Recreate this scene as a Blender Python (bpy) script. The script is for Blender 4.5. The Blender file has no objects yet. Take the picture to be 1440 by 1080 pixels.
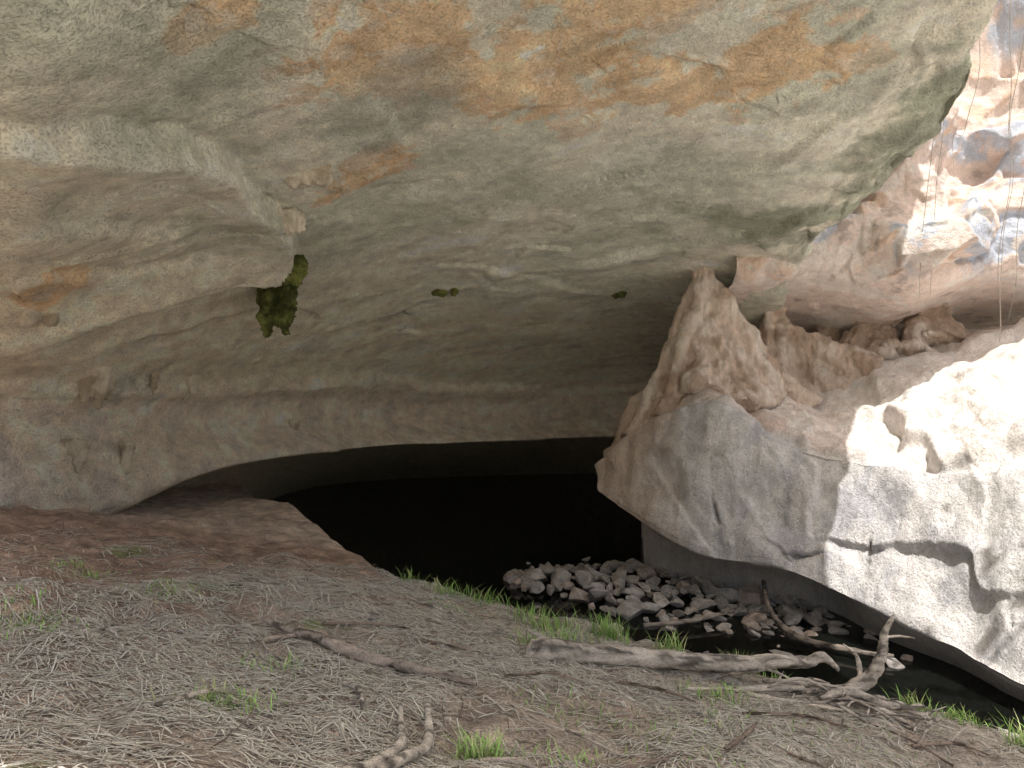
import bpy, math, random
import numpy as np
from mathutils import Vector
from mathutils.bvhtree import BVHTree
random.seed(7); rng=np.random.default_rng(7)
scene=bpy.context.scene
scene.view_settings.view_transform='Standard'; scene.view_settings.look='None'; scene.view_settings.exposure=0
COL=scene.collection

# ---------------------------------------------------------------- noise
def _hash(ix,iy,iz,seed):
    with np.errstate(over='ignore'):
        n=(ix.astype(np.uint32)*np.uint32(374761393)+iy.astype(np.uint32)*np.uint32(668265263)
           +iz.astype(np.uint32)*np.uint32(2246822519)+np.uint32((seed*3266489917+12345)&0xffffffff))
        n=(n^(n>>np.uint32(13)))*np.uint32(1274126177)
        n=(n^(n>>np.uint32(16)))*np.uint32(2654435761)
        n=n^(n>>np.uint32(15))
    return n.astype(np.float64)/4294967295.0
def vnoise(p,seed=0):
    f=np.floor(p); i=f.astype(np.int64); t=p-f; t=t*t*t*(t*(t*6-15)+10)
    r=0
    for dx in (0,1):
        wx=t[:,0] if dx else 1-t[:,0]
        for dy in (0,1):
            wy=t[:,1] if dy else 1-t[:,1]
            for dz in (0,1):
                wz=t[:,2] if dz else 1-t[:,2]
                r=r+wx*wy*wz*_hash(i[:,0]+dx,i[:,1]+dy,i[:,2]+dz,seed)
    return r*2-1
def fbm(p,octv=5,gain=.5,seed=0):
    r=0;a=1.0;q=p.copy();s=0
    for o in range(octv):
        r=r+a*vnoise(q,seed+o);s+=a;a*=gain;q=q*2.03+17.3
    return r/s
def ridged(p,octv=4,seed=0):
    r=0;a=1.0;q=p.copy();s=0
    for o in range(octv):
        r=r+a*(1-np.abs(vnoise(q,seed+o)));s+=a;a*=.5;q=q*2.1+9.1
    return r/s
def facet(p,seed=0):
    f=np.floor(p).astype(np.int64); best=np.full(len(p),1e9); val=np.zeros(len(p)); sec=np.full(len(p),1e9)
    for dx in (-1,0,1):
        for dy in (-1,0,1):
            for dz in (-1,0,1):
                ix,iy,iz=f[:,0]+dx,f[:,1]+dy,f[:,2]+dz
                c=np.stack([ix+_hash(ix,iy,iz,seed),iy+_hash(ix,iy,iz,seed+1),iz+_hash(ix,iy,iz,seed+2)],1)
                d=np.sqrt(((p-c)**2).sum(1))
                rv=np.stack([_hash(ix,iy,iz,seed+3),_hash(ix,iy,iz,seed+4),_hash(ix,iy,iz,seed+5)],1)-.5
                v=((p-c)*rv).sum(1)*1.4+(_hash(ix,iy,iz,seed+6)-.5)
                m=d<best
                sec=np.where(m,best,np.minimum(sec,d)); val=np.where(m,v,val); best=np.where(m,d,best)
    return val, sec-best
def fold(p,n,seed,f0=.35,gain=.62,warp=.12):
    r=np.random.default_rng(seed);h=0;a=1.0;f=f0;w=warp*fbm(p*.9,2,seed=seed)
    for i in range(n):
        d=r.normal(size=3);d/=np.linalg.norm(d)
        t=(p@d)*f+r.random()+w
        h=h+a*(np.abs((t%1)-.5)*4-1);a*=gain;f*=1.45
    return h/2.2
def blurgrid(d,R,C,n):
    D=d.reshape(R,C)
    for _ in range(n):
        E=np.pad(D,1,mode='edge');D=(E[:-2,1:-1]+2*E[1:-1,1:-1]+E[2:,1:-1])/4
        E=np.pad(D,1,mode='edge');D=(E[1:-1,:-2]+2*E[1:-1,1:-1]+E[1:-1,2:])/4
    return D.ravel()
def sstep(a,b,x):
    t=np.clip((x-a)/(b-a),0,1); return t*t*(3-2*t)
def blob(p,c,r):
    c=np.array(c,float); r=np.array(r,float)*np.ones(3)
    return np.exp(-(((p-c)/r)**2).sum(1))
def mixc(a,b,m):
    m=np.clip(m,0,1)[:,None]; return a*(1-m)+np.array(b)[None,:]*m

# ---------------------------------------------------------------- mesh helpers
def make_obj(name,V,F,mat=None,tint=None,smooth=True,link=True):
    me=bpy.data.meshes.new(name)
    V=np.asarray(V,dtype=np.float32)
    F=np.asarray(F) if not isinstance(F,list) else F
    if isinstance(F,np.ndarray) and F.ndim==2:
        k=F.shape[1]
        me.vertices.add(len(V)); me.vertices.foreach_set('co',V.ravel())
        me.loops.add(F.size); me.loops.foreach_set('vertex_index',F.ravel().astype(np.int32))
        me.polygons.add(len(F)); me.polygons.foreach_set('loop_start',np.arange(0,F.size,k,dtype=np.int32))
        me.update(calc_edges=True); me.validate()
    else:
        me.from_pydata(V.tolist(),[],F); me.update()
    if tint is not None:
        a=me.attributes.new('tint','FLOAT_COLOR','POINT')
        c=np.ones((len(V),4),dtype=np.float32); c[:,:3]=np.clip(tint,0,.92); a.data.foreach_set('color',c.ravel())
    if smooth: me.polygons.foreach_set('use_smooth',np.ones(len(me.polygons),dtype=bool))
    if mat: me.materials.append(mat)
    ob=bpy.data.objects.new(name,me)
    if link: COL.objects.link(ob)
    return ob
def meta(ob,label,cat=None,kind=None,group=None):
    ob['label']=label
    if cat: ob['category']=cat
    if kind: ob['kind']=kind
    if group: ob['group']=group
    return ob
def crW(n,segs):
    rows=[]
    for k,m in enumerate(segs):
        last=(k==len(segs)-1)
        for t in np.linspace(0,1,m+(1 if last else 0),endpoint=last):
            w=np.zeros(n); b=[-.5*t+t*t-.5*t**3,1-2.5*t*t+1.5*t**3,.5*t+2*t*t-1.5*t**3,-.5*t*t+.5*t**3]
            for j,bb in zip((k-1,k,k+1,k+2),b): w[min(max(j,0),n-1)]+=bb
            rows.append(w)
    return np.array(rows)
def loft(ctrl,rseg,cseg):
    P=np.array(ctrl,float); Wr=crW(P.shape[0],rseg); Wc=crW(P.shape[1],cseg)
    return np.einsum('ir,rck,jc->ijk',Wr,P,Wc)
def gridF(R,C):
    i=np.arange(R-1)[:,None]*C+np.arange(C-1)[None,:]; i=i.ravel()
    return np.stack([i,i+1,i+C+1,i+C],1)
def gnormals(G):
    a=np.gradient(G,axis=0); b=np.gradient(G,axis=1); n=np.cross(b,a)
    n/=np.linalg.norm(n,axis=2,keepdims=True)+1e-9
    return n
def path(pts,rad,n):
    P=np.array(pts,float); W=crW(len(P),[max(1,n//(len(P)-1))]*(len(P)-1)); return W@P, np.maximum(W@np.array(rad,float),.0005)
def tube(pts,rad,n=24,k=10,wob=0,seed=0,flat=1.0):
    P,r=path(pts,rad,n); m=len(P); T=np.gradient(P,axis=0); T/=np.linalg.norm(T,axis=1,keepdims=True)+1e-9
    up=np.array([0,0,1.]) if abs(T[0][2])<.9 else np.array([1.,0,0])
    N=np.cross(T[0],up);N/=np.linalg.norm(N);V=[]
    for i in range(m):
        N=N-T[i]*np.dot(N,T[i]);N/=np.linalg.norm(N)+1e-9;B=np.cross(T[i],N)
        a=np.arange(k)/k*2*np.pi
        V.append(P[i]+r[i]*(np.cos(a)[:,None]*N+np.sin(a)[:,None]*B*flat))
    V=np.concatenate(V)
    F=[]
    for i in range(m-1):
        for j in range(k):
            F.append([i*k+j,i*k+(j+1)%k,(i+1)*k+(j+1)%k,(i+1)*k+j])
    F.append(list(range(k))[::-1]);F.append(list(range((m-1)*k,m*k)))
    if wob>0:
        C=np.repeat(P,k,axis=0); d=V-C
        V=C+d*(1+wob*.7*fbm(V*np.array([5,9,9])+seed,3,seed=seed)[:,None]+wob*vnoise(V*np.array([7,55,55])+seed,seed+5)[:,None])
    return V,F
def joinVF(parts):
    V=[];F=[];o=0
    for v,f in parts:
        V.append(v);F+= [[i+o for i in q] for q in f];o+=len(v)
    return np.concatenate(V),F
def remeshed(parts,voxel):
    V,F=joinVF(parts)
    ob=make_obj('tmp',V,F)
    md=ob.modifiers.new('r','REMESH');md.mode='VOXEL';md.voxel_size=voxel
    sm=ob.modifiers.new('s','SMOOTH');sm.iterations=3
    dg=bpy.context.evaluated_depsgraph_get(); me=bpy.data.meshes.new_from_object(ob.evaluated_get(dg))
    nV=np.zeros(len(me.vertices)*3);me.vertices.foreach_get('co',nV)
    nN=np.zeros(len(me.vertices)*3);me.vertices.foreach_get('normal',nN)
    F=[list(p.vertices) for p in me.polygons]
    bpy.data.objects.remove(ob);bpy.data.meshes.remove(me)
    return nV.reshape(-1,3),nN.reshape(-1,3),F

# ---------------------------------------------------------------- materials
def nd(nt,t,**kw):
    n=nt.nodes.new(t)
    for k,v in kw.items(): setattr(n,k,v)
    return n
def rock_mat(name,bs=1.0,dist=.05,rough=.92,stretch=(1,1,1),var=.5,pit=.5,pits=.35,crack=0):
    m=bpy.data.materials.new(name);m.use_nodes=True;nt=m.node_tree;L=nt.links
    b=nt.nodes['Principled BSDF'];b.inputs['Roughness'].default_value=rough;b.inputs['Specular IOR Level'].default_value=.2
    at=nd(nt,'ShaderNodeAttribute',attribute_name='tint')
    tc=nd(nt,'ShaderNodeTexCoord');mp=nd(nt,'ShaderNodeMapping');mp.inputs['Scale'].default_value=stretch
    L.new(tc.outputs['Object'],mp.inputs['Vector'])
    def noise(sc,det,rg=.6):
        n=nd(nt,'ShaderNodeTexNoise');n.inputs['Scale'].default_value=sc;n.inputs['Detail'].default_value=det;n.inputs['Roughness'].default_value=rg
        L.new(mp.outputs[0],n.inputs['Vector']);return n
    def rng_(src,a,b_,lo=.3,hi=.7):
        r=nd(nt,'ShaderNodeMapRange');r.inputs['From Min'].default_value=lo;r.inputs['From Max'].default_value=hi
        r.inputs['To Min'].default_value=a;r.inputs['To Max'].default_value=b_;L.new(src,r.inputs['Value']);return r.outputs[0]
    n2=noise(6,6,.78);n3=noise(48*bs,2,.7)
    pm=rng_(n3.outputs[0],1,0,.30,.50)
    m2=nd(nt,'ShaderNodeMath',operation='MULTIPLY');L.new(rng_(n2.outputs[0],1-var*.8,1+var*.8),m2.inputs[0]);L.new(rng_(pm,1,1-pit,0,1),m2.inputs[1])
    last=m2.outputs[0]
    h1=noise(3.2*bs,8,.72)
    s1=nd(nt,'ShaderNodeMath',operation='MULTIPLY_ADD');L.new(pm,s1.inputs[0]);s1.inputs[1].default_value=-pits;L.new(h1.outputs[0],s1.inputs[2])
    hh=s1.outputs[0]
    if crack>0:
        wn=nd(nt,'ShaderNodeVectorMath',operation='MULTIPLY_ADD');L.new(h1.outputs['Color'],wn.inputs[0]);wn.inputs[1].default_value=(.5,.5,.5);L.new(mp.outputs[0],wn.inputs[2])
        vo=nd(nt,'ShaderNodeTexVoronoi',feature='DISTANCE_TO_EDGE');vo.inputs['Scale'].default_value=.9;L.new(wn.outputs[0],vo.inputs['Vector'])
        cm=rng_(vo.outputs['Distance'],1,0,0,.010)
        gate=rng_(n2.outputs[0],0,1,.47,.6);cg=nd(nt,'ShaderNodeMath',operation='MULTIPLY');L.new(cm,cg.inputs[0]);L.new(gate,cg.inputs[1])
        q=nd(nt,'ShaderNodeMath',operation='MULTIPLY');L.new(last,q.inputs[0]);L.new(rng_(cg.outputs[0],1,1-crack,0,1),q.inputs[1]);last=q.outputs[0]
    vm=nd(nt,'ShaderNodeVectorMath',operation='SCALE');L.new(at.outputs['Color'],vm.inputs[0]);L.new(last,vm.inputs['Scale'])
    L.new(vm.outputs[0],b.inputs['Base Color'])
    bp=nd(nt,'ShaderNodeBump');bp.inputs['Strength'].default_value=1;bp.inputs['Distance'].default_value=dist
    L.new(hh,bp.inputs['Height']);L.new(bp.outputs[0],b.inputs['Normal'])
    return m
M_ceil=rock_mat('weathered_limestone',1.0,.085,var=.28,pit=.20,pits=.14)
M_face=rock_mat('fractured_limestone',1.0,.08,var=.22,pit=.14,pits=.1,crack=.4)
M_ledge=rock_mat('fluted_limestone',1.0,.085,stretch=(1,1,.7),var=.26,pit=.18,pits=.1,crack=.5)
M_flow=rock_mat('flowstone',1.4,.06,stretch=(1.2,1.2,.6),var=.3,pit=.15,pits=.1)
M_moss=rock_mat('moss',2,.08,rough=1,var=.9)
M_dirt=rock_mat('dry_dirt',1.6,.07,rough=1,var=.45,pit=.25,pits=.2)
M_stone=rock_mat('river_stone',3,.03,var=.35,pit=.2,pits=.1)
M_wood=rock_mat('weathered_wood',3,.025,stretch=(.5,1.6,1.6),var=.6,pits=.1)
M_straw=bpy.data.materials.new('dry_straw');M_straw.use_nodes=True
def attr_mat(m,rough=.8):
    nt=m.node_tree;b=nt.nodes['Principled BSDF'];a=nd(nt,'ShaderNodeAttribute',attribute_name='tint')
    nt.links.new(a.outputs['Color'],b.inputs['Base Color']);b.inputs['Roughness'].default_value=rough;b.inputs['Specular IOR Level'].default_value=.2
attr_mat(M_straw)
M_grass=bpy.data.materials.new('grass_blades');M_grass.use_nodes=True;attr_mat(M_grass,.6)
M_leaf=bpy.data.materials.new('tree_leaves');M_leaf.use_nodes=True;attr_mat(M_leaf,.6)
M_water=bpy.data.materials.new('dark_pool_water');M_water.use_nodes=True
nt=M_water.node_tree;b=nt.nodes['Principled BSDF'];b.inputs['Base Color'].default_value=(.006,.007,.006,1);b.inputs['Roughness'].default_value=.06;b.inputs['IOR'].default_value=1.33
n=nd(nt,'ShaderNodeTexNoise');n.inputs['Scale'].default_value=3;bp=nd(nt,'ShaderNodeBump');bp.inputs['Distance'].default_value=.006;nt.links.new(n.outputs[0],bp.inputs['Height']);nt.links.new(bp.outputs[0],b.inputs['Normal'])

# ---------------------------------------------------------------- ground
def gbase(x,y):
    xc=np.clip(x,-9,9);yc=np.clip(y,-3,14)
    b=.346-.151*xc-.122*yc
    b=b+.26*np.exp(-((x+3.2)**2+(y-10.6)**2)/1.7)-.20*np.exp(-((x+4.7)**2+(y-9.8)**2)/.9)
    s=(x-1.03)*.42+(y-5.7)*.9; s2=(x+1.14)*.867+(y-6.8)*.498
    d=np.minimum(s-.15,s2)
    k=sstep(0,1.25,d)*(1-sstep(12,15,x))*(1-sstep(36,42,y))
    return b*(1-k)-2.1*k
def ground_z(x,y):
    x=np.asarray(x,float).ravel();y=np.asarray(y,float).ravel()
    p=np.stack([x,y,np.zeros_like(x)],1)
    w=np.exp(-(np.maximum(0,np.hypot(x,y-6)-12)/10)**2)
    rough=(.5+.8*sstep(-1.2,-3.2,x))*(1-.5*sstep(7,9,y))
    return gbase(x,y)+w*(.10*fbm(p*.9,4,seed=3)+rough*.055*fbm(p*3.5,4,seed=9)+rough*.05*sstep(.1,.25,fbm(p*1.4,3,seed=14))+.014*vnoise(p*22,21))
def axis(a,b,st,far):
    o=[];v=st*1.5;c=b
    while c<far: c+=v;o.append(c);v*=1.35
    l=[];v=st*1.5;c=a
    while c>-far: c-=v;l.append(c);v*=1.35
    return np.array(l[::-1]+list(np.arange(a,b,st))+o)
ax=axis(-7,6,.035,260);ay=axis(1.8,12.5,.035,260)
X,Y=np.meshgrid(ax,ay);Z=ground_z(X,Y).reshape(X.shape)
P=np.stack([X,Y,Z],2).reshape(-1,3)
c=np.tile(np.array([.60,.49,.41]),(len(P),1))
c=mixc(c,(.56,.40,.32),sstep(-1.2,-3.2,P[:,0]+.8*fbm(P*.8,3,seed=31)-.25*(P[:,1]-4)))
c=mixc(c,(.70,.62,.55),sstep(-.3,.8,fbm(P*1.6,4,seed=33)+.25*P[:,0]))
c=mixc(c,(.24,.38,.11),.6*sstep(.34,.55,fbm(P*2.3,4,seed=35))*sstep(8,6,P[:,1]))
c=mixc(c,(.82,.66,.56),sstep(7.5,9,P[:,1])*sstep(0,-1,P[:,0]))  # cave-mouth mound painted paler to offset the shade of the roof
c*= (1+.5*fbm(P*7,3,seed=37))[:,None]
out=sstep(1.9,1.2,P[:,1])+sstep(-5.4,-6.2,P[:,0]+.3*(P[:,1]-4))+sstep(5.5,7,P[:,0])
c=mixc(c,(.68,.64,.55),out)  # unseen outer ground made pale to bounce sunlight up to the roof
F=gridF(*X.shape)
g=make_obj('ground',P,F,M_dirt,c);meta(g,'brown dirt slope littered with dry straw and twigs','ground','structure')
wx=[-9,13];wy=[4.5,38]
w=make_obj('water',[(a,b_,-1.6) for b_ in wy for a in wx],[[0,1,3,2]],M_water);meta(w,'still black pool inside the cave mouth','water','structure')

# ---------------------------------------------------------------- ceiling
cols=[
[0,0,0,(-3.5,3.0,8),(-4.0,3.5,8),(-4.6,4.2,7.5),(-5.4,4.8,7),(-6.2,5.4,6.5),(-7,5.9,6),(-7.8,6.2,5),(-8.2,6.3,4),(-8.5,6.3,2),(-9,7,0),(-9,10,-3)],
[0,0,0,(-3.1,3.2,3.65),(-3.5,3.8,3.4),(-4.1,4.5,3.1),(-4.8,5.2,2.75),(-5.5,6.0,2.3),(-6.1,6.7,1.85),(-6.6,7.2,1.45),(-6.8,7.3,1.1),(-6.8,7.2,-.2),(-7.5,8,-2),(-9,12,-3)],
[0,0,(-2.9,1.6,3.8),(-2.45,3.4,3.44),(-2.88,4,3.2),(-3.46,4.8,2.94),(-4.1,5.7,2.63),(-4.75,6.6,2.26),(-5.33,7.4,1.9),(-5.76,8,1.56),(-5.84,8.1,1.2),(-5.65,7.85,-.1),(-6.5,9,-1.5),(-8,12,-3)],
[0,0,(-2.6,1.6,4.0),(-2.15,3.9,3.7),(-2.53,4.6,3.44),(-3.08,5.6,3.17),(-3.71,6.75,2.82),(-4.35,7.9,2.39),(-4.79,8.7,1.95),(-5.06,9.2,1.57),(-5.25,9.2,1.14),(-5.2,8.95,-.10),(-6.2,10.5,-.3),(-8,16,-3)],
[0,0,(-2.3,1.6,4.2),(-1.85,4.4,3.98),(-2.23,5.3,3.72),(-2.73,6.5,3.42),(-3.32,7.9,3.02),(-3.86,9.2,2.52),(-4.28,10.2,2.0),(-4.54,10.8,1.56),(-4.62,10.95,1.06),(-4.40,10.5,.33),(-5.0,13,.7),(-8,20,-3)],
[0,0,(-1.8,1.6,4.5),(-1.31,4.85,4.22),(-1.59,5.9,3.96),(-1.98,7.35,3.66),(-2.43,9,3.22),(-2.89,10.7,2.67),(-3.24,12,2.08),(-3.46,12.8,1.56),(-3.55,13.1,.96),(-3.4,12.7,.38),(-4,15.5,.85),(-7,26,-3)],
[0,0,(-.8,1.6,4.7),(-.64,5.3,4.46),(-.78,6.5,4.2),(-.98,8.2,3.9),(-1.22,10.2,3.44),(-1.48,12.3,2.83),(-1.68,14,2.16),(-1.8,15,1.55),(-1.85,15.4,.85),(-1.8,14.9,.34),(-2,18,.8),(-2,28,-3)],
[0,0,(1.3,1.6,5.1),(1.08,6,4.84),(1.33,7.4,4.56),(1.67,9.3,4.2),(2.09,11.6,3.69),(2.52,14,3.0),(2.93,16.3,2.25),(3.2,17.8,1.55),(3.24,18,.7),(3.24,18,.25),(3.4,21,.5),(4,28,-3)],
[0,0,(2.6,1.6,5.3),(2.7,6.4,5.06),(3.3,7.9,4.76),(3.76,9.4,4.23),(4.07,11.3,3.63),(4.2,12.8,2.95),(5,15,2.3),(5.8,17,1.6),(6,17.5,.7),(6,17.5,.2),(6.5,20,.4),(8,27,-3)],
[0,0,(3.9,1.6,5.5),(4.76,7,5.38),(5.15,8.2,4.90),(5.0,9.5,4.35),(4.6,10.8,3.75),(4.9,12.6,3.2),(6.2,14.5,3.2),(7.5,16.5,2.4),(8,17.5,1),(8,17.5,.2),(8.5,20,.4),(10,25,-3)],
[0,0,(4.1,1.6,6.5),(5.0,7.1,6.2),(5.3,8.3,5.6),(5.15,9.6,5.1),(4.85,11,4.6),(5.3,12.8,4.2),(7,14.5,4.2),(8,16.5,4),(8.5,17.5,3),(8.5,17.5,3),(9,20,2),(11,25,-3)],
[0,0,(4.3,1.6,9),(5.6,7.3,9),(6.6,8.5,9.5),(7.2,9.9,9.5),(7.3,11.2,9.5),(7.5,13,9.5),(8,14.6,9.5),(8.5,16.5,9.5),(9,17.5,9.5),(9,17.5,9.5),(10,20,9.5),(12,25,9.5)],  # unseen upper cliff, shaped to lean out and shade the ledge's back
]
cols[0][2]=(-3.2,1.6,8);cols[1][2]=(-3.05,1.6,4.1)
for q in cols:
    x,y,z=q[2]; q[1]=(x*1.02,.85,z+.2+.1*math.sin(x*3)); q[0]=(x*1.05,.5,7.5)
ctrl=np.transpose(np.array(cols,float),(1,0,2))
rs=[4,8,24,46,46,52,54,46,38,36,42,14,8]; cs=[8,16,44,46,46,58,84,64,56,18,14]
G=loft(ctrl,rs,cs);Nn=gnormals(G);R,C=G.shape[:2]
P=G.reshape(-1,3)
N=Nn.reshape(-1,3)
if Nn[R//2,C//2,2]>0: N=-N
def ledge_f(pl,amp,w,sd,ret=False,sharp=.045):
    Q=P+.16*np.stack([fbm(P*1.3,4,seed=sd),fbm(P*1.3,4,seed=sd+7),0*P[:,0]],1)
    best=np.full(len(P),1e9);sg=np.zeros(len(P));al=np.zeros(len(P));ns=len(pl)-1
    for i,(a,b_) in enumerate(zip(pl[:-1],pl[1:])):
        a=np.array(a,float);b_=np.array(b_,float);ab=b_-a
        t=np.clip(((Q-a)@ab)/(ab@ab),0,1);q=a+t[:,None]*ab;d=np.linalg.norm(Q-q,axis=1)
        s=((Q[:,0]-q[:,0])*(-ab[1])+(Q[:,1]-q[:,1])*ab[0])/np.hypot(ab[0],ab[1])
        m=d<best;best=np.where(m,d,best);sg=np.where(m,s,sg);al=np.where(m,(i+t)/ns,al)
    fade=sstep(0,.22,al)*sstep(1,.78,al)
    if ret: return fade*np.exp(-(best/w)**2)
    st=.5+.5*np.tanh(sg/sharp)
    return amp*fade*(st*np.exp(-(best/w)**2)-.35*(1-st)*np.exp(-(best/(w*.4))**2))
disp=.07*fbm(P*np.array([.5,.5,.9]),4,seed=40)+.018*fbm(P*np.array([2,2.6,4]),4,seed=50)
patchy=sstep(-.1,.35,fbm(P*.55,3,seed=61))
disp+=.008*ridged(P*np.array([3,5,6]),3,seed=60)*patchy+.005*fbm(P*14,2,seed=64)
fz,_=facet(P*np.array([1.1,1.8,1.6])+.5*vnoise(P*1.3,7)[:,None],66);disp+=.045*fz*sstep(.0,.3,fbm(P*.6,3,seed=67))
lay=P[:,2]+.12*P[:,1]+.5*fbm(P*.5,3,seed=70)
disp+=.035*(np.abs(((lay*1.6)%1)-.5)*2)**3*sstep(-.2,.4,fbm(P*.4,3,seed=72))
D1=[(-3.6,3.7,3.0),(-3.0,4.5,3.3),(-2.6,5.6,3.5),(-2.5,6.6,3.5),(-2.5,7.6,3.3),(-2.6,8.5,3.1),(-3.0,9.5,2.8)]
for a in [(D1,.24,.45,80,False,.025),
 ([(-2.5,9.2,2.95),(-3.2,8.7,2.8),(-3.9,7.9,2.6),(-4.6,7.2,2.35),(-5.4,6.8,2.1),(-6.2,6.4,2)],.30,.42,90,False,.03),
 ([(-3.2,9.8,2.55),(-3.9,9.3,2.3),(-4.6,8.6,2.0),(-5.6,7.6,1.8)],.14,.3,95),
 ([(-3.3,4.9,2.9),(-3.6,5.6,2.85),(-3.4,6.6,2.95),(-3.0,7.4,3.1)],.08,.4,97),
 ([(-4.4,5.6,2.6),(-4.1,6.4,2.7),(-3.6,7.4,2.85),(-3.1,8.3,2.95)],.08,.35,98),
 ([(-6.8,7.2,1.62),(-5.6,8.0,1.6),(-5.0,9.1,1.58),(-4.5,10.7,1.57),(-3.4,12.7,1.57),(-1.8,14.9,1.57),(1,17,1.57),(3.2,17.8,1.57),(5,18,1.5)],.13,.30,100,False,.06),
 ([(.8,11.8,3.5),(1.6,11.5,3.6),(2.6,11.2,3.7),(3.8,10.4,3.9),(4.8,9.4,4.2)],.12,.35,110),
 ([(1.1,6.8,4.8),(1.4,6.9,4.8),(1.7,7.1,4.8),(2.1,7.3,4.8),(2.4,7.4,4.8)],-.12,.2,120,False,.02),
 ([(-2,3.6,3.8),(-1.4,4.6,4.1),(-1.3,5.8,4.0),(-.9,7.5,4.0)],.05,.3,125),
 ([(-1.6,10.3,3.1),(-.3,11,3.3),(1,12.4,3.2),(2.2,13.2,3.1)],.06,.25,126),
 ([(2.4,9.3,4.2),(3.2,8.9,4.5),(4,8,4.7),(4.6,7,5.0)],.07,.3,127)]: disp=disp+ledge_f(*a)
edge=sstep(3.8,4.7,P[:,0])*sstep(12,11,P[:,1])
fq,_=facet(P*np.array([1.4,1.2,1.6]),135)
disp+=edge*(.12*fold(P,5,131,.7)-.05+.09*fbm(P*3,5,.6,seed=133)+.14*blurgrid(fq,R,C,1))
disp*=1-.5*sstep(1.4,1.1,P[:,2])
cream=ledge_f(D1,0,.26,80,True)
P=P+N*disp[:,None]
ORANGE=(.82,.60,.38)
c=np.tile(np.array([.90,.86,.74]),(len(P),1))
n1=fbm(P*np.array([.6,.9,1.2]),5,seed=140);n2=fbm(P*np.array([1.6,3.0,3.0]),5,.6,seed=150);n3=fbm(P*3.1,5,.65,seed=160)
c=mixc(c,(.70,.72,.61),sstep(-.25,.4,n1*1.3+n2*.4)*sstep(2.2,3.2,P[:,2])*.85)
c=mixc(c,(.92,.83,.66),sstep(3.5,2.4,P[:,2]+.5*n1)*.75)  # warm tan lower roof, lightened against the shading towards the back
c=mixc(c,(.90,.79,.67),sstep(1.85,1.3,P[:,2]+.15*n2))
c=mixc(c,(.72,.64,.59),sstep(0,.5,n2)*sstep(1.9,1.4,P[:,2])*.8)
om=0
for cc,r in [((.2,6.6,4.5),(1.2,1.1,1)),((1.7,7.4,4.5),(1.3,.65,1)),((-.9,5.7,4.3),(1.1,.8,1)),((-1.6,7.4,3.8),(1.0,.4,.8)),((2.8,7.3,4.8),(1.3,.8,1)),((-1.9,4.5,3.9),(.6,.35,1)),((1.0,5.8,4.8),(1.2,.8,1)),((-4.2,6.5,2.5),(.5,.4,.6))]:
    om=np.maximum(om,blob(P,cc,r))
om=sstep(.46,.62,om*.95+.6*n2+.5*n3-.05)
c=mixc(c,ORANGE,om*.85)
c=mixc(c,(.68,.40,.19),om*sstep(.0,.3,n3+.5*n2)*.6)
c=mixc(c,(.92,.90,.82),sstep(.16,.30,n3+.4*n2)*.5)
c=mixc(c,(.92,.90,.82),cream*.6*sstep(-.2,.2,n3+n2))
dk=np.maximum(blob(P,(4.9,8.6,4.5),(.8,2.1,1.5)),blob(P,(3.6,10.3,3.9),(1.6,.6,.8)))
c=mixc(c,(.34,.37,.28),sstep(.3,.9,dk+.8*n2+.5*n3)*.85)
c=mixc(c,(.48,.50,.44),sstep(.45,.8,np.maximum(blob(P,(-2.4,4.9,3.6),(1.1,1.0,1)),blob(P,(-1.2,6.4,4.1),(1.0,.9,1)))+.45*n2)*.55)
c*=(1+.42*fbm(P*np.array([1.5,4,5]),5,.62,seed=171))[:,None]
under=np.repeat(np.arange(R)/(R-1),C);lipr=sum(rs[:11])/sum(rs)
c=mixc(c,(.80,.76,.62),sstep(lipr-.004,lipr+.004,under)*.9)  # tunnel roof behind the lip painted lighter to show in the dark
ceil=make_obj('cave_ceiling',P,gridF(R,C),M_ceil,c)
meta(ceil,'vast overhanging limestone cave roof stained grey, green and orange','cave ceiling','structure')
def bvh_of(V,F): return BVHTree.FromPolygons([Vector(v) for v in V],[tuple(f) for f in F])
bv=bvh_of(P,gridF(R,C))

# ---------------------------------------------------------------- outer rock face and low roof over the ledge
xs=[3.6,4.6,5.6,6.6,7.8,9.2,11,14,18]
prof=[(11.9,10),(12.3,8.5),(12.2,7),(11.9,5.6),(11.5,4.6),(11.2,3.9),(11.3,3.35),(12.0,3.08),(13.2,2.78),(15,2.5),(17,2.1),(19,.4),(20,-3)]
off=[.3,.15,.0,-.35,.1,-.3,-.4,-.2,0]
ctrl=[[(x,y+(o if j<8 else o*.4),z+(.12*math.sin(x*1.7) if 3<j<9 else 0)) for x,o in zip(xs,off)] for j,(y,z) in enumerate(prof)]
G=loft(ctrl,[6,10,40,50,50,50,44,34,26,18,10,6],[30,64,70,70,66,40,12,8]);R,C=G.shape[:2];Nn=gnormals(G)
P=G.reshape(-1,3);N=Nn.reshape(-1,3)
if Nn[R//3,C//2,1]>0: N=-N
up=sstep(3.15,3.6,P[:,2])
rot=np.array([[.8,.5,-.33],[-.3,.85,.43],[.5,-.25,.83]])
PW=P+.10*np.stack([fbm(P*2.2,3,seed=i+190) for i in range(3)],1)
fv,fe=facet((PW@rot)*np.array([.75,.9,1.3]),200);fw,fx=facet((PW@rot)*np.array([1.7,2.1,3.0]),210)
disp=blurgrid(up*(.42*fv+.14*fw),R,C,3)+up*.13*fold(P,4,205,.5,.6,.02)+up*.07*(ridged(P*np.array([1.6,1.6,3]),4,seed=218)-.5)+.03*fbm(P*4,5,.6,seed=220)+(1-up)*.10*fbm(P*.8,3,seed=222)
P=P+N*disp[:,None]
n1=fbm(P*.9,4,seed=230);n2=fbm(P*2.5,5,.6,seed=240)
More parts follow.
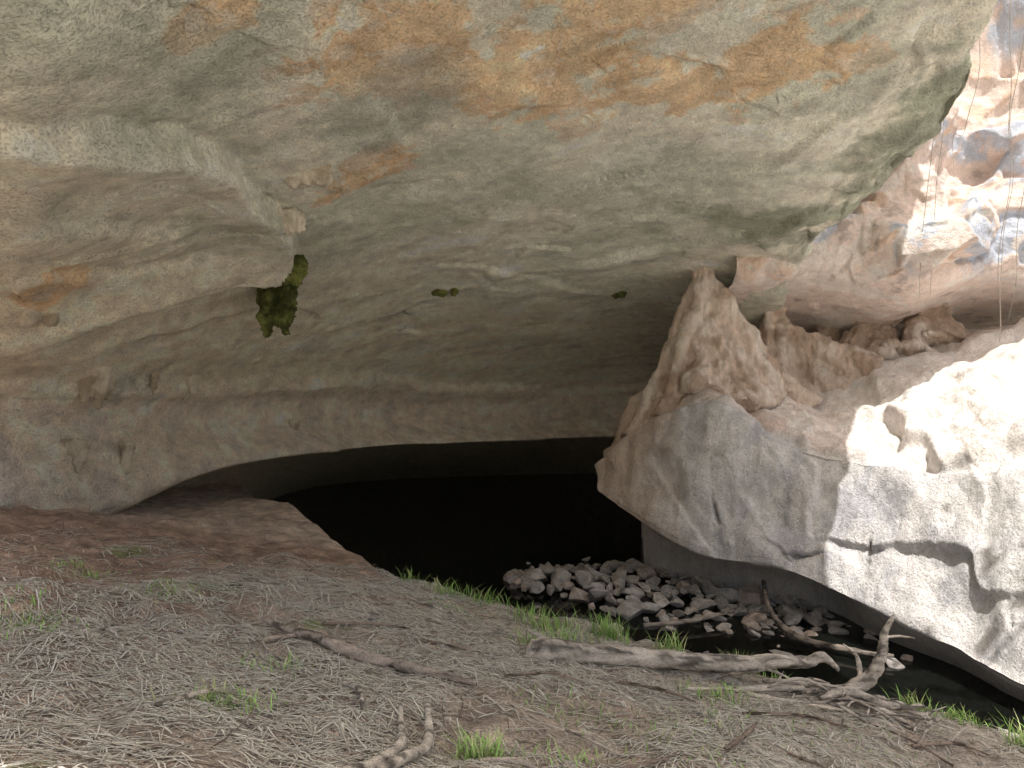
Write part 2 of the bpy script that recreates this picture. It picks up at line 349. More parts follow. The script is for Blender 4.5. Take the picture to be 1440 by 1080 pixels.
c=np.tile(np.array([.88,.74,.67]),(len(P),1))
c=mixc(c,(.56,.60,.69),up*sstep(-.05,.12,.5*fv+.6*n1+.25*n2))
c=mixc(c,(.84,.60,.44),up*sstep(.10,.22,.6*fw+.5*n2)*.6)
c=mixc(c,(.92,.88,.83),sstep(.1,.3,n2-n1*.3)*.6*(1-sstep(4.6,6,P[:,2])))
c=mixc(c,(.40,.33,.30),sstep(.22,.45,-n2)*.6)
face=make_obj('rock_face',P,gridF(R,C),M_face,c)
meta(face,'broken pink and blue grey limestone face above the ledge','rock face','structure')
bvf=bvh_of(P,gridF(R,C))

# ---------------------------------------------------------------- big rock ledge
TE=[(1.35,11.6,.32),(2.02,11.2,.93),(2.97,10.6,1.28),(3.95,10.2,.75),(4.8,9.45,.54),(5.44,8.75,.5),(5.87,8.05,.63),(6.85,6.85,.6),(8.75,5.7,.5),(11,4.7,.3)]
LE=[(1.36,11.3,-.1),(1.93,10.7,-.45),(2.7,10,-.8),(3.53,9.4,-.82),(4.18,8.7,-1.05),(4.70,7.72,-1.24),(4.92,6.82,-1.33),(5.6,5.4,-1.2),(7.5,4.2,-.8),(10.5,3,-.6)]
MT=[(1.7,12.4,.6),(2.4,12,1.35),(3.3,11.7,1.65),(4.5,11.5,1.15),(5.6,11.0,1.2),(6.4,10.8,1.5),(7.2,10.6,1.85),(8.2,9.4,1.9),(10,8,1.7),(12,7,1.5)]
BT=[(2.1,13,.6),(2.9,13,1.5),(3.8,12.9,1.85),(5.3,13,1.5),(6.2,13,1.9),(7.4,13,2.25),(8.6,12.8,2.6),(9.8,11.4,2.7),(12,10,2.6),(14,9,2.6)]
def row(f): return [tuple(f(np.array(TE[i],float),np.array(LE[i],float),np.array(MT[i],float),np.array(BT[i],float),i)) for i in range(10)]
inn=np.array([.76,.65,0])
rows=[row(lambda t,l,m,b,i:b+np.array([.8,2.2,-3.7])),
 row(lambda t,l,m,b,i:b+np.array([.4,1.1,-.8])),
 row(lambda t,l,m,b,i:b),
 row(lambda t,l,m,b,i:m),
 row(lambda t,l,m,b,i:(m+3*t)/4),
 row(lambda t,l,m,b,i:t+inn*.04),
 row(lambda t,l,m,b,i:t*.93+l*.07-inn*.03),
 row(lambda t,l,m,b,i:t*.42+l*.58-inn*(.02 if i else 0)),
 row(lambda t,l,m,b,i:l*.96+t*.04),
 row(lambda t,l,m,b,i:l+inn*.12+np.array([0,0,-.01-.02*(i>3)])),
 row(lambda t,l,m,b,i:l+inn*(.95 if i<4 else .4)+np.array([0,0,-.12-(.18 if i>3 else 0)])),
 row(lambda t,l,m,b,i:np.append((l+inn*1.25)[:2],-2.4)),
]
G=loft(rows,[6,8,52,60,18,12,38,44,8,22,12],[36,44,46,46,44,40,36,16,10]);R,C=G.shape[:2];Nn=gnormals(G)
P=G.reshape(-1,3);N=Nn.reshape(-1,3)
if Nn[R*6//10,C//2,1]>0: N=-N
ri=np.repeat(np.arange(R),C)-26
facem=sstep(108,126,ri)*sstep(222,210,ri);topm=1-sstep(104,124,ri)
flute=fbm(P*np.array([3.0,3.0,.4]),3,.5,seed=300)
def crackline(pl,w,sd):
    Q=P+.07*np.stack([fbm(P*2.5,4,.6,seed=sd)]*3,1);best=np.full(len(P),1e9)
    for a,b_ in zip(pl[:-1],pl[1:]):
        a=np.array(a,float);b_=np.array(b_,float);ab=b_-a
        t=np.clip(((Q-a)@ab)/(ab@ab),0,1);best=np.minimum(best,np.linalg.norm(Q-a-t[:,None]*ab,axis=1))
    return np.exp(-(best/w)**2)
crack=crackline([(3.6,9.5,-.7),(4.2,9.05,-.45),(4.8,8.4,-.2),(5.4,7.65,.05),(6.1,6.8,.1)],.03,51)+crackline([(4.6,9.1,.3),(4.5,8.95,-.3),(4.35,8.8,-.9)],.022,52)+crackline([(2.8,10.4,1.0),(2.75,10.25,.3),(2.9,10.0,-.4)],.022,53)+crackline([(5.35,8.1,.4),(5.25,7.65,-.2),(5.1,7.3,-.8)],.02,54)
crack=np.clip(crack,0,1)
PW=P+.10*np.stack([fbm(P*1.8,3,seed=i+390) for i in range(3)],1)
ff,fe2=facet((PW@rot)*np.array([.55,.6,.5]),611)
ft,_=facet((PW@rot)*np.array([1.0,1.2,1.4]),621);fu,_=facet((PW@rot)*np.array([2.4,2.8,3.2]),631)
disp=facem*(.05*flute+.15*fold(P,4,311,.36,.6,.06)+.05*fold(P,3,312,1.1,.6,.2)-.09*crack+.015*fbm(P*np.array([7,7,2]),4,seed=313))
disp+=blurgrid(facem*.12*ff,R,C,1)+blurgrid(topm*(.20*ft+.06*fu),R,C,5)
disp+=topm*(.18*fold(P,5,325,.6,.65)+.10*ridged(P*1.6,5,seed=330)+.05*fbm(P*5,4,.6,seed=332)-.06)+.02*fbm(P*1.3,3,seed=345)+.008*fbm(P*8,4,seed=346)
P=P+N*disp[:,None]
n2=fbm(P*np.array([3,3,.8]),5,.6,seed=360);n3=fbm(P*3,5,.6,seed=365)
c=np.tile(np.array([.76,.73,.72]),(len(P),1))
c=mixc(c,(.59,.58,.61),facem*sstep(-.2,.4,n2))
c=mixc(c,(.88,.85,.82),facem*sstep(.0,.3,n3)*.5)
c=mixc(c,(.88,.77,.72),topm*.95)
c=mixc(c,(.78,.60,.52),topm*sstep(0,.4,n3)*.6)
c=mixc(c,(.92,.89,.86),topm*sstep(.05,.4,-n3)*.6)
c=mixc(c,(.60,.46,.36),sstep(2.8,1.7,P[:,0]+.5*n3)*.8)
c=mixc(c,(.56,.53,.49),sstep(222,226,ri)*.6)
c=mixc(c,(.92,.90,.87),sstep(4.7,5.4,P[:,0])*sstep(124,108,ri)*.6+sstep(4.8,5.3,P[:,0])*facem*.35)  # sun patch painted in: right end of top and face whitened
c*=(1-.7*crack*facem)[:,None]
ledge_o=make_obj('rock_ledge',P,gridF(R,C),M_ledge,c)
meta(ledge_o,'massive undercut grey limestone ledge jutting over the pool','rock ledge')
bvl=bvh_of(P,gridF(R,C))

# ---------------------------------------------------------------- flowstone columns
def roof_z(x,y,z0=1.0):
    best=None
    for b_ in (bv,bvf):
        h=b_.ray_cast(Vector((x,y,z0+.8)),Vector((0,0,1)))
        if h[0] is not None: best=h[0].z if best is None else min(best,h[0].z)
    return best if best is not None else 3.0
def ledge_z(x,y):
    h=bvl.ray_cast(Vector((x,y,5)),Vector((0,0,-1)));return h[0].z if h[0] is not None else 1.0
def flow_column(tops,legs,label,seed,rt=.11,flare=.16,k0=.4,k1=.75,zm=.58):
    parts=[]
    for i,(lx,ly,r) in enumerate(legs):
        tx,ty=tops[i%len(tops)];tz=roof_z(tx,ty)+.15
        lz=ledge_z(lx,ly)-.15;j=lambda s:random.uniform(-s,s)
        k=random.uniform(k0,k1)
        pm=(tx*k+lx*(1-k)+j(.04),ty*.7+ly*.3+j(.05),tz*zm+lz*(1-zm))
        pq=(tx*.3+lx*.7+j(.04),ty*.3+ly*.7+j(.04),tz*.22+lz*.78)
        q=random.uniform(.95,1.15)
        parts.append(tube([(tx+j(.04),ty,tz+.05),(tx+j(.04),ty,tz-.2),pm,pq,(lx,ly,lz)],[flare*1.5,rt,r*q,r*random.uniform(1.15,1.4),r*1.9],24,12))
    V,N,F=remeshed(parts,.028)
    n=fbm(V*np.array([3.5,3.5,1.3]),4,.55,seed=seed);m=ridged(V*np.array([7,7,2]),3,seed=seed+5)
    V=V+N*(.12*n+.06*(m-.6)+.06*fold(V,4,seed,1.3)+.04*fbm(V*np.array([11,11,6]),4,.6,seed=seed+8))[:,None]
    c=np.tile(np.array([.78,.64,.54]),(len(V),1))
    c=mixc(c,(.88,.79,.71),sstep(-.1,.4,n));c=mixc(c,(.52,.38,.29),sstep(.0,.35,-fbm(V*2.5,3,seed=seed+3))*.8)
    o=make_obj('flowstone_column',V,F,M_flow,c);meta(o,label,'rock column',group='flowstone columns joining ledge and roof')
flow_column([(3.2,12.1),(3.28,12.0)],[(2.0,11.6,.14),(2.4,11.35,.14),(3.0,11.2,.17),(2.7,11.9,.15),(3.5,11.2,.2),(3.9,11.4,.2),(4.4,11.8,.18),(4.95,12.0,.15),(3.4,11.8,.26),(3.9,11.8,.24),(3.15,11.9,.20)],'tall tan flowstone buttress with splayed legs and hollows',400,.12,.12,.5,.66,.50)
flow_column([(4.75,13.0),(4.85,13)],[(4.3,12.7,.17),(4.7,12.6,.18),(5.2,12.6,.2),(5.7,12.4,.2),(6.2,12.2,.18),(4.9,13.1,.2),(5.4,12.8,.24)],'squat tan flowstone cone with a skirted base',420,.14,.16,.5,.66,.48)
flow_column([(6.5,13.1),(6.7,13.2)],[(6.0,12.9,.22),(6.8,12.6,.22),(7.1,13,.2),(6.45,12.6,.2)],'short pale flowstone column under the low roof',440,.2,.28,.4,.7)
flow_column([(7.4,12.9),(7.65,13)],[(7.0,12.5,.2),(7.55,12.5,.25),(8.1,12.6,.22),(7.3,13,.25)],'short ribbed flowstone column beside the sunlit rock',460,.24,.32,.4,.7)
flow_column([(5.9,13.6),(6.0,13.5)],[(5.6,13.3,.2),(6.2,13.4,.18),(5.9,13.4,.2)],'thin tan flowstone column in the shade',470,.16,.24)

# ---------------------------------------------------------------- stalactites and moss
def cluster(p,w,h,n,name,mat,col,col2,label,cat,group,seed,vox=.022,fat=1.0,fuzz=.03):
    s=bv.find_nearest(Vector(p))[0];parts=[];rr=random.Random(seed)
    for i in range(n):
        dx=rr.uniform(-w,w)/2;dy=rr.uniform(-w,w)*.3;r=w*rr.uniform(.16,.27)*fat;L=h*rr.uniform(.5,1)
        parts.append(tube([(s.x+dx*.7,s.y+dy,s.z+.15),(s.x+dx,s.y+dy-.02,s.z),(s.x+dx*.9+rr.uniform(-.03,.03),s.y+dy-.05,s.z-L*.6),(s.x+dx*.8+rr.uniform(-.03,.03),s.y+dy-.04,s.z-L)],[r*1.5,r*1.15,r*.85,r*.3],14,10))
    V,N,F=remeshed(parts,vox);nn=fbm(V*9,4,seed=seed)
    V=V+N*((.25*w)*nn*.5+fuzz*fbm(V*22,3,seed=seed+3))[:,None]
    if fuzz>.03: V=V+N*(rng.random(len(V))*.03)[:,None]
    c=np.tile(np.array(col,float),(len(V),1));c=mixc(c,col2,sstep(-.15,.3,fbm(V*5,3,seed=seed+1)))
    o=make_obj(name,V,F,mat,c);meta(o,label,cat,group=group);return o
ST=dict(name='stalactite',mat=M_flow,col=(.80,.73,.61),col2=(.54,.46,.35),cat='stalactite',group='knobbly stalactites on the cave roof')
for k,(p,w,h,n,lab) in enumerate([
 ((-5.1,8.8,1.64),.34,.42,5,'knobbly tan stalactite cluster hanging from the roof edge'),
 ((-4.95,9.6,1.68),.18,.26,3,'small tan stalactite under the roof edge'),
 ((-4.65,10.3,1.6),.28,.26,3,'stubby tan stalactite under the roof edge'),
 ((-5.15,8.6,.85),.30,.50,5,'rounded flowstone boss on the pale wall'),
 ((-4.9,9.3,.75),.24,.38,3,'small flowstone boss on the pale wall'),
 ((-3.6,12.4,1.0),.2,.4,2,'slim stalactite on the curved wall'),
 ((-2.0,7.1,3.7),.34,.12,5,'cream coloured knob on the orange stained roof'),
 ((-1.7,7.5,3.6),.12,.18,2,'small cream stalactite beside an orange stain'),
 ((-4.6,6.9,2.35),.30,.10,5,'brown crusty knob on the roof'),
 ((-2.5,7.6,3.3),.3,.12,5,'cream knob on the rim of a roof crack')]):
    cluster(p,w,h,n,label=lab,seed=500+k*11,**ST)
MO=dict(name='moss_clump',mat=M_moss,cat='moss',group='moss clumps hanging from the roof')
for k,(p,w,h,n,lab) in enumerate([
 ((-3.0,9.05,2.85),.36,.78,12,'thick dark green moss clump hanging from the roof'),
 ((-2.78,8.85,3.0),.34,.22,10,'dark green moss tuft above a larger moss clump'),
 ((-1.1,11.7,3.1),.36,.03,6,'flat green moss patch on the roof'),
 ((2.0,13.0,3.25),.28,.06,5,'flat olive moss patch on the roof')]):
    cluster(p,w,h,n,col=(.13,.15,.05),col2=(.32,.36,.11),label=lab,seed=700+k*13,fat=.85 if k<2 else .55,fuzz=.05,**MO)

# ---------------------------------------------------------------- hanging roots
for k,(x,y,xe,ze) in enumerate([(7.05,10.8,6.75,4.9),(6.45,10.6,6.05,2.9),(6.5,10.7,6.3,2.9),(7.4,10.2,6.95,2.2),(7.2,10.3,7.05,2.3),(7.6,10.2,7.15,2.5)]):
    pts=[(x+.1,y+1.2,10),(x,y,8),((x+xe)/2+.03,y-.05,5.6 if ze<5 else 6.2),(xe+.02,y,ze+.5),(xe,y+.02,ze)]
    V,F=tube(pts,[.007,.006,.005,.0045,.002],40,5,0)
    V=V+.08*np.stack([vnoise(V*.9,k),vnoise(V*1.3,k+9),0*V[:,0]],1)
    c=np.tile(np.array([.44,.38,.32]),(len(V),1))
    meta(make_obj('hanging_root',V,F,M_wood,c),'thin dry root dangling from the cliff above','root',group='thin roots dangling above the ledge')

# ---------------------------------------------------------------- stones
variants=[]
import bmesh
for k in range(10):
    bm=bmesh.new();bmesh.ops.create_icosphere(bm,subdivisions=4,radius=1)
    V=np.array([v.co[:] for v in bm.verts]);F=np.array([[v.index for v in f.verts] for f in bm.faces]);bm.free()
    rr=np.random.default_rng(k+50)
    for j in range(12):
        n=rr.normal(size=3);n/=np.linalg.norm(n);d=rr.uniform(.35,.75);t=V@n-d
        V=V-np.outer(np.maximum(t,0),n)*.97
    V=V*np.array([1.3,rr.uniform(.9,1.25),rr.uniform(.55,.85)])
    nn=fbm(V*2.5+k*9,4,seed=k);V=V*(1+.05*nn[:,None])
    base=[np.array([.76,.69,.63]),np.array([.60,.55,.51]),np.array([.72,.60,.52]),np.array([.66,.62,.59])][k%4]
    c=np.tile(base,(len(V),1));c=mixc(c,base*.65,sstep(0,.4,nn))
    o=make_obj('stone',V,F,M_stone,c,link=False);variants.append(o)
def heap(x,y):
    return -1.64+.16*math.exp(-(((x-2.0)/2.0)**2+((y-11.2)/1.2)**2))+.06*math.exp(-(((x-.9)/.9)**2+((y-10.4)/.5)**2))
placed=[];cnt=0;tries=0
while cnt<290 and tries<40000:
    tries+=1
    x=random.uniform(-.1,5.0);y=random.uniform(8.0,13.2)
    e=((x-2.2)/2.3)**2+((y-10.7+.45*(x-2.2))/1.35)**2
    if e>1 and random.random()>.05: continue
    r=random.choice([.08,.09,.11,.13,.17,.21,.25]) if e<.9 else random.choice([.06,.1,.13])
    if cnt>170: r=random.choice([.05,.06,.08,.1])
    ok=all((x-a)**2+(y-b_)**2>(.60*(r+q))**2 for a,b_,q in placed)
    if not ok: continue
    placed.append((x,y,r))
    o=bpy.data.objects.new('pool_stone',random.choice(variants).data);COL.objects.link(o)
    o.location=(x,y,heap(x,y)+r*.3);o.scale=(r,r,r);o.rotation_euler=(random.uniform(-.5,.5),random.uniform(-.5,.5),random.uniform(0,6.28))
    meta(o,'angular grey stone lying in the dark pool','stone',group='stones heaped in the pool');cnt+=1
for (x,y,r) in [(1.37,5.0,.07),(1.5,4.9,.05),(-1.0,5.1,.05)]:
    o=bpy.data.objects.new('bank_stone',random.choice(variants).data);COL.objects.link(o)
    o.location=(x,y,float(ground_z(x,y)[0])+r*.25);o.scale=(r*1.3,r,r);o.rotation_euler=(0,0,random.uniform(0,6))
    meta(o,'small grey stone half buried in the dirt bank','stone',group='stones scattered on the dirt bank')

# ---------------------------------------------------------------- logs and branches
def gz(x,y): return float(ground_z(x,y)[0])
def branch(name,parts,label,seed,base=(.66,.59,.52),cat='log',group=None,wob=.26):
    tp=[]
    for pts,rad in parts:
        pp=[]
        for q in pts: pp.append((q[0],q[1],q[2] if q[3:]==('a',) else gz(q[0],q[1])+q[2]))
        tp.append(tube(pp,rad,80,18,wob,seed))
    V,F=joinVF(tp)
    n=fbm(V*np.array([4,22,22]),5,.6,seed=seed);base=np.array(base);c=np.tile(base,(len(V),1));c=mixc(c,base*.3,sstep(.05,.3,n));c=mixc(c,base*1.3,sstep(.0,.3,-n)*.7)
    o=make_obj(name,V,F,M_wood,c);meta(o,label,cat,group=group);return o
A='a'
branch('fallen_log',[([(.12,4.83,-.18,A),(.2,4.85,-.22,A),(.5,4.89,-.25,A),(.9,4.93,-.30,A),(1.3,4.97,-.34,A),(1.6,5.01,-.38,A),(1.78,5.03,-.40,A)],[.045,.078,.07,.066,.06,.055,.03]),
  ([(1.3,5.02,-.34,A),(1.6,5.1,-.39,A),(1.9,5.17,-.42,A),(2.15,5.22,-.44,A),(2.3,5.25,-.42,A),(2.4,5.22,-.50,A)],[.025,.046,.046,.044,.036,.014]),
  ([(.3,4.9,-.22,A),(.2,5.0,-.18,A),(.1,5.05,-.14,A)],[.03,.02,.008]),([(1.7,5.05,-.38,A),(1.85,5.0,-.32,A),(1.98,5.02,-.34,A)],[.025,.016,.006])],'long bleached log lying along the grassy bank',601)
branch('curved_branch',[([(1.5,4.78,.03),(1.75,4.84,.05),(2.05,4.9,.05),(2.35,4.98,-.54,A),(2.52,5.0,-.46,A),(2.6,5.0,-.30,A),(2.62,5.0,-.15,A),(2.69,5.0,-.02,A)],[.014,.022,.03,.042,.044,.036,.026,.01]),
  ([(2.62,5,-.18,A),(2.72,5,-.17,A),(2.82,4.98,-.18,A)],[.010,.008,.004]),([(2.45,5,-.5,A),(2.5,5.15,-.38,A),(2.42,5.2,-.3,A)],[.02,.013,.005])],'curved grey branch with its tip pointing upward',611,cat='branch')
tg=[([(2.1,4.95,.04),(2.25,4.7,.06),(2.38,4.55,.05),(2.5,4.4,.03)],[.022,.026,.02,.008]),
  ([(2.05,4.72,.05),(2.25,4.76,.12),(2.45,4.7,.10),(2.6,4.76,.10),(2.8,4.72,.04)],[.02,.028,.026,.024,.010]),
  ([(2.0,4.55,.03),(2.3,4.5,.05),(2.6,4.4,.02)],[.014,.016,.006]),([(1.8,5.1,.06),(2.1,4.9,.10),(2.5,4.85,.09),(2.75,4.95,.05)],[.014,.02,.016,.006])]
rt=random.Random(77)
for i in range(30):
    x=rt.uniform(1.8,2.8);y=rt.uniform(4.3,5.15);a=rt.uniform(-1.3,1.3);L=rt.uniform(.10,.32);dx,dy=math.cos(a)*L,math.sin(a)*L
    tg.append(([(x-dx,y-dy,.02),(x,y+rt.uniform(-.05,.05),rt.uniform(.05,.14)),(x+dx,y+dy,rt.uniform(.02,.14))],[.005,rt.uniform(.006,.013),.003]))
branch('tangled_branch',tg,'knotted grey branch tangle beside the log',621,cat='branch')
branch('dead_branch',[([(-1.62,4.6,.05),(-1.35,4.4,.05),(-1.2,4.36,.05),(-.95,4.22,.05),(-.75,4.2,.05),(-.55,4.07,.05),(-.2,3.98,.04)],[.012,.024,.03,.034,.03,.028,.014]),
  ([(-1.3,4.38,.05),(-1.45,4.15,.03),(-1.3,4.0,.02)],[.016,.01,.005])],'long dark dead branch lying in the straw',631,(.50,.42,.36),'branch')
branch('forked_branch',[([(-.54,3.45,.02),(-.5,3.2,.05),(-.47,3.0,.05),(-.55,2.75,.04),(-.7,2.5,.04)],[.010,.016,.02,.021,.021]),
  ([(-.41,3.45,.08),(-.38,3.25,.07),(-.37,3.05,.06),(-.43,2.8,.05),(-.55,2.5,.04)],[.013,.019,.021,.021,.02])],'bleached forked branch resting on dry litter',641,(.72,.65,.57),'branch')
branch('sunken_branch',[([(3.5,9.9,-1.15,A),(3.35,9.2,-1.35,A),(3.5,8.7,-1.5,A),(4.0,8.3,-1.52,A),(4.35,8.1,-1.5,A)],[.03,.035,.045,.035,.02]),([(3.35,9.2,-1.35,A),(3.1,9.1,-1.3,A)],[.025,.01])],'dark branch lying half sunk in the pool',651,(.26,.22,.19),'branch')
branch('pool_log',[([(1.7,9.2,-1.52,A),(2.3,9.3,-1.50,A),(3.0,9.6,-1.46,A)],[.025,.03,.022])],'thin pale log lying across the pool stones',661,(.36,.31,.27),'log')
branch('grey_stick',[([(-.9,3.7,.02),(-.75,3.5,.04),(-.7,3.3,.02)],[.01,.014,.006])],'short grey stick on the straw',671,cat='stick')
for k,(x,y,a,L) in enumerate([(-1.0,4.9,.3,.6),(.3,3.5,2.6,.5),(1.2,3.7,1.0,.6),(-2.2,3.8,-.6,.5),(1.7,4.2,.1,.7),(-.1,5.2,-.3,.6),(.9,4.4,-.5,.5),(-1.4,3.2,.9,.4),(2.3,4.15,2.2,.5),(-2.5,5.3,.2,.5),(.2,4.3,.15,.5),(-.6,5.7,-.5,.6),(1.5,3.4,-.9,.4),(-1.8,5.5,-.2,.7),(2.6,4.2,.3,.6),(1.9,4.5,-.2,.8),(.6,3.2,.4,.4),(1.4,4.6,.2,.7),(-.4,4.7,-.1,.5),(.0,3.0,-.3,.4)]):
    dx,dy=math.cos(a)*L/2,math.sin(a)*L/2;r=random.uniform(.006,.012)
    branch('loose_stick',[([(x-dx,y-dy,.02),(x+.04,y+.03,.035),(x+dx,y+dy,.02)],[r,r,r*.4])],'thin dry stick lying on the litter',680+k,(.66,.58,.50) if k%2 else (.34,.27,.22),'stick','loose sticks on the litter')

# ---------------------------------------------------------------- straw litter
def sticks(n,area,lr,wr,name,label,colf,lift,seed,dens):
    r=np.random.default_rng(seed)
    xx=r.uniform(area[0],area[1],n*7);yy=r.uniform(area[2],area[3],n*7)
    s=(xx-1.03)*.42+(yy-5.7)*.9;s2=(xx+1.14)*.867+(yy-6.8)*.498
    inp=(np.minimum(s-.15,s2)<.25)
    p=np.stack([xx,yy,0*xx],1);d=dens(xx,yy,p)
    ok=inp&(r.random(len(xx))<d);xx=xx[ok][:n];yy=yy[ok][:n];n=len(xx)
    a=r.normal(.0,.8,n)+np.where(r.random(n)<.35,r.uniform(0,3.14,n),0)
    L=np.exp(r.uniform(np.log(lr[0]),np.log(lr[1]),n));w=r.uniform(wr[0],wr[1],n)
    d=np.stack([np.cos(a),np.sin(a)],1);bend=r.normal(0,.03,n)*L
    V=np.zeros((n,9,3))
    tip=(r.random(n)*L*.10)*(r.random(n)<.25);lf=lift*r.random(n)**2
    for j,t in enumerate((-.5,0,.5)):
        px=xx+d[:,0]*L*t-d[:,1]*bend*(j==1);py=yy+d[:,1]*L*t+d[:,0]*bend*(j==1)
        pz=ground_z(px,py)+lf+.004+tip*j/2
        for q in range(3):
            an=q*2.094+j*.3;ww=w*(1 if j<2 else .7)
            V[:,j*3+q,0]=px-d[:,1]*np.cos(an)*ww;V[:,j*3+q,1]=py+d[:,0]*np.cos(an)*ww;V[:,j*3+q,2]=pz+np.sin(an)*ww*.6
    f=[]
    for j in (0,1):
        for q in range(3): f.append([j*3+q,j*3+(q+1)%3,(j+1)*3+(q+1)%3,(j+1)*3+q])
    F=(np.array(f)[None]+np.arange(n)[:,None,None]*9).reshape(-1,4)
    c=np.repeat(colf(r,n),9,axis=0)
    o=make_obj(name,V.reshape(-1,3),F,M_straw,c,smooth=False);meta(o,label,'litter','stuff')
def cs1(r,n):
    t=r.random(n)[:,None]**.45;c=np.array([.60,.52,.43])*(1-t)+np.array([.92,.89,.80])*t
    return c*r.uniform(.9,1.05,n)[:,None]
def cs2(r,n):
    t=r.random(n)[:,None];return np.array([.22,.17,.14])*(1-t)+np.array([.52,.43,.36])*t
def dens(x,y,p):
    return np.clip((.16+1.0*sstep(-.24,.16,fbm(p*1.5,4,.6,seed=801)+.06))*(1-.86*sstep(-1.8,-3.6,x+.5*(4.5-y)))*(1-.4*sstep(.8,2.2,x)),.02,1)
sticks(42000,(-4.5,4.2,2.2,7.2),(.03,.24),(.0015,.0048),'straw_litter','pale dry straw and reed litter over the dirt',cs1,.02,811,dens)
sticks(2400,(-4.8,4.2,2.2,7.5),(.04,.30),(.002,.005),'twig_litter','dark thin twigs scattered through the straw',cs2,.03,821,lambda x,y,p:np.full(len(x),.8))

# ---------------------------------------------------------------- grass
gv=[];gf=[];gc=[];o=0;r=random.Random(9)
cl=[(-.95,6.6,.16,40,.16),(-.6,6.45,.2,80,.18),(-.26,6.4,.2,90,.19),(.1,6.2,.16,60,.16),(.3,5.9,.22,120,.22),(.37,5.4,.28,130,.16),(.15,5.1,.15,70,.14),(.79,5.75,.16,160,.27),(1.25,5.6,.13,100,.22),(1.8,5.55,.10,90,.2),(2.1,5.6,.09,60,.19),
 (2.84,5.0,.12,80,.18),(3.25,5.05,.16,110,.17),(3.32,4.55,.12,170,.22),(3.05,4.95,.14,60,.13),(-.13,3.15,.12,200,.17),(-1.29,3.2,.2,160,.10),(.25,3.3,.25,60,.08),(-2.35,4.85,.25,120,.08),(-3.3,5.4,.3,160,.08),(-2.7,3.9,.3,160,.09),(-1.3,3.9,.2,90,.09),(.6,3.8,.4,90,.09),(1.3,4.5,.2,120,.12),(1.25,4.0,.4,80,.08),(2.0,3.9,.5,80,.06),(-.5,5.9,.3,60,.09),(.2,4.0,.3,60,.07),(.9,3.3,.3,70,.06)]
bx=[]
for (x,y,rad,n,h) in cl:
    for i in range(n):
        a=r.uniform(0,6.28);q=rad*math.sqrt(r.random())*r.uniform(.3,1.2);bx.append((x+q*math.cos(a)*1.3,y+q*math.sin(a),h*r.uniform(.4,1.15)))
bx=np.array(bx);bz=ground_z(bx[:,0],bx[:,1])
for (x,y,h),z in zip(bx,bz):
    a=r.uniform(0,6.28);ln=r.uniform(.2,.8)*h;w=r.uniform(.0025,.0045);dx,dy=math.cos(a),math.sin(a);col=np.array([.38,.64,.17]) if r.random()<.7 else np.array([.64,.66,.34]);col=col*r.uniform(.6,1.25)
    for t,ww in ((0,1),(.35,.9),(.7,.6),(1,.05)):
        cx=x+dx*ln*t*t;cy=y+dy*ln*t*t;cz=z-.01+h*t*(1-.25*t)
        gv.append((cx-dy*w*ww,cy+dx*w*ww,cz));gv.append((cx+dy*w*ww,cy-dx*w*ww,cz));gc+=[col*(.6+.5*t)]*2
    for j in range(3): gf.append([o+2*j,o+2*j+1,o+2*j+3,o+2*j+2])
    o+=8
meta(make_obj('grass',np.array(gv),np.array(gf),M_grass,np.array(gc)),'tufts of fresh green grass along the bank','grass','stuff')

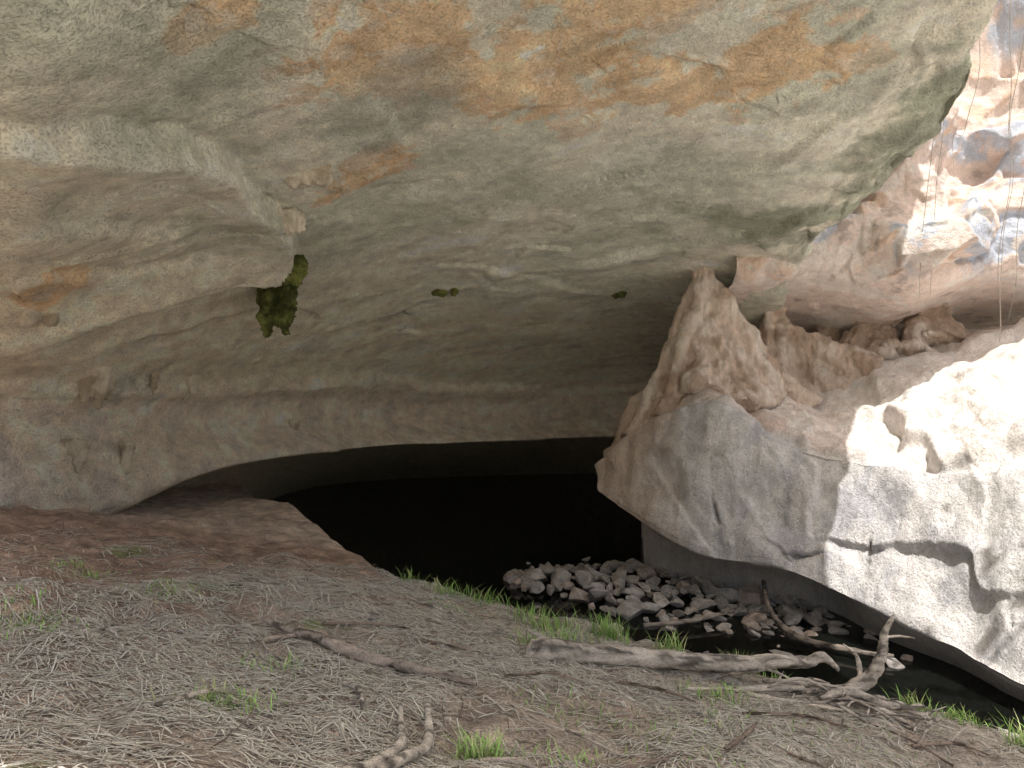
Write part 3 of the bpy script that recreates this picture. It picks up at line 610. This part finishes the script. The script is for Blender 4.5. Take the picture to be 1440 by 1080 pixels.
# ---------------------------------------------------------------- tree growing on the outer end of the ledge
root=bpy.data.objects.new('tree',None);COL.objects.link(root);root.location=(8.6,5.6,.4);meta(root,'leafy tree rooted on the outer end of the ledge','tree')
tp=[tube([(8.6,5.6,.2),(8.4,5.4,2),(7.8,5.1,4.2),(7.2,4.9,6)],[.2,.16,.12,.08],30,10,.2,3)]
tips=[]
for i in range(9):
    a=r.uniform(0,6.28);s=(r.uniform(7.2,8.0),5,r.uniform(4.6,6));e=(6.7+1.2*math.cos(a),4.2+1.0*math.sin(a),r.uniform(6,8.0));tips.append(e)
    tp.append(tube([s,((s[0]+e[0])/2,(s[1]+e[1])/2,(s[2]+e[2])/2+.2),e],[.04,.025,.010],16,7))
V,F=joinVF(tp);t=make_obj('trunk',V-np.array(root.location),F,M_wood,np.tile(np.array([.3,.25,.2]),(len(V),1)));t.parent=root
lv=[];lf=[];lc=[];o=0
for i in range(620):
    e=tips[i%len(tips)];cx,cy,cz=[q+r.gauss(0,.36) for q in e];s=r.uniform(.04,.09)
    u=Vector((r.gauss(0,1),r.gauss(0,1),r.gauss(0,1))).normalized();v=u.orthogonal().normalized()
    for q in (u*s*1.7,v*s,-u*s*1.7,-v*s): lv.append((cx+q.x,cy+q.y,cz+q.z))
    lf.append([o,o+1,o+2,o+3]);o+=4;lc+=[np.array([.06,.11,.03])*r.uniform(.6,1.4)]*4
t=make_obj('crown',np.array(lv)-np.array(root.location),np.array(lf),M_leaf,np.array(lc));t.parent=root

# ---------------------------------------------------------------- light
world=bpy.data.worlds.new('World');scene.world=world;world.use_nodes=True;nt=world.node_tree
sun_dir=Vector((.13,-.31,.94)).normalized();el=math.asin(sun_dir.z);azn=math.atan2(sun_dir.x,sun_dir.y)
sky=nd(nt,'ShaderNodeTexSky');sky.sky_type='NISHITA';sky.sun_disc=False;sky.sun_elevation=el;sky.sun_rotation=azn
sky.air_density=1.5;sky.dust_density=8.0
bg=nt.nodes['Background'];nt.links.new(sky.outputs[0],bg.inputs[0]);bg.inputs[1].default_value=.15
ld=bpy.data.lights.new('sun','SUN');ld.energy=5;ld.angle=math.radians(.5);ld.color=(1,.97,.91)
lo=bpy.data.objects.new('sun',ld);COL.objects.link(lo);lo.rotation_euler=(-sun_dir).to_track_quat('-Z','Y').to_euler()
cam=bpy.data.cameras.new('camera');cam.lens=25;cam.sensor_width=36;cam.clip_end=1000;cam.clip_start=.05
co=bpy.data.objects.new('camera',cam);COL.objects.link(co);co.location=(0,0,1.6);co.rotation_euler=(math.radians(90),0,0);scene.camera=co
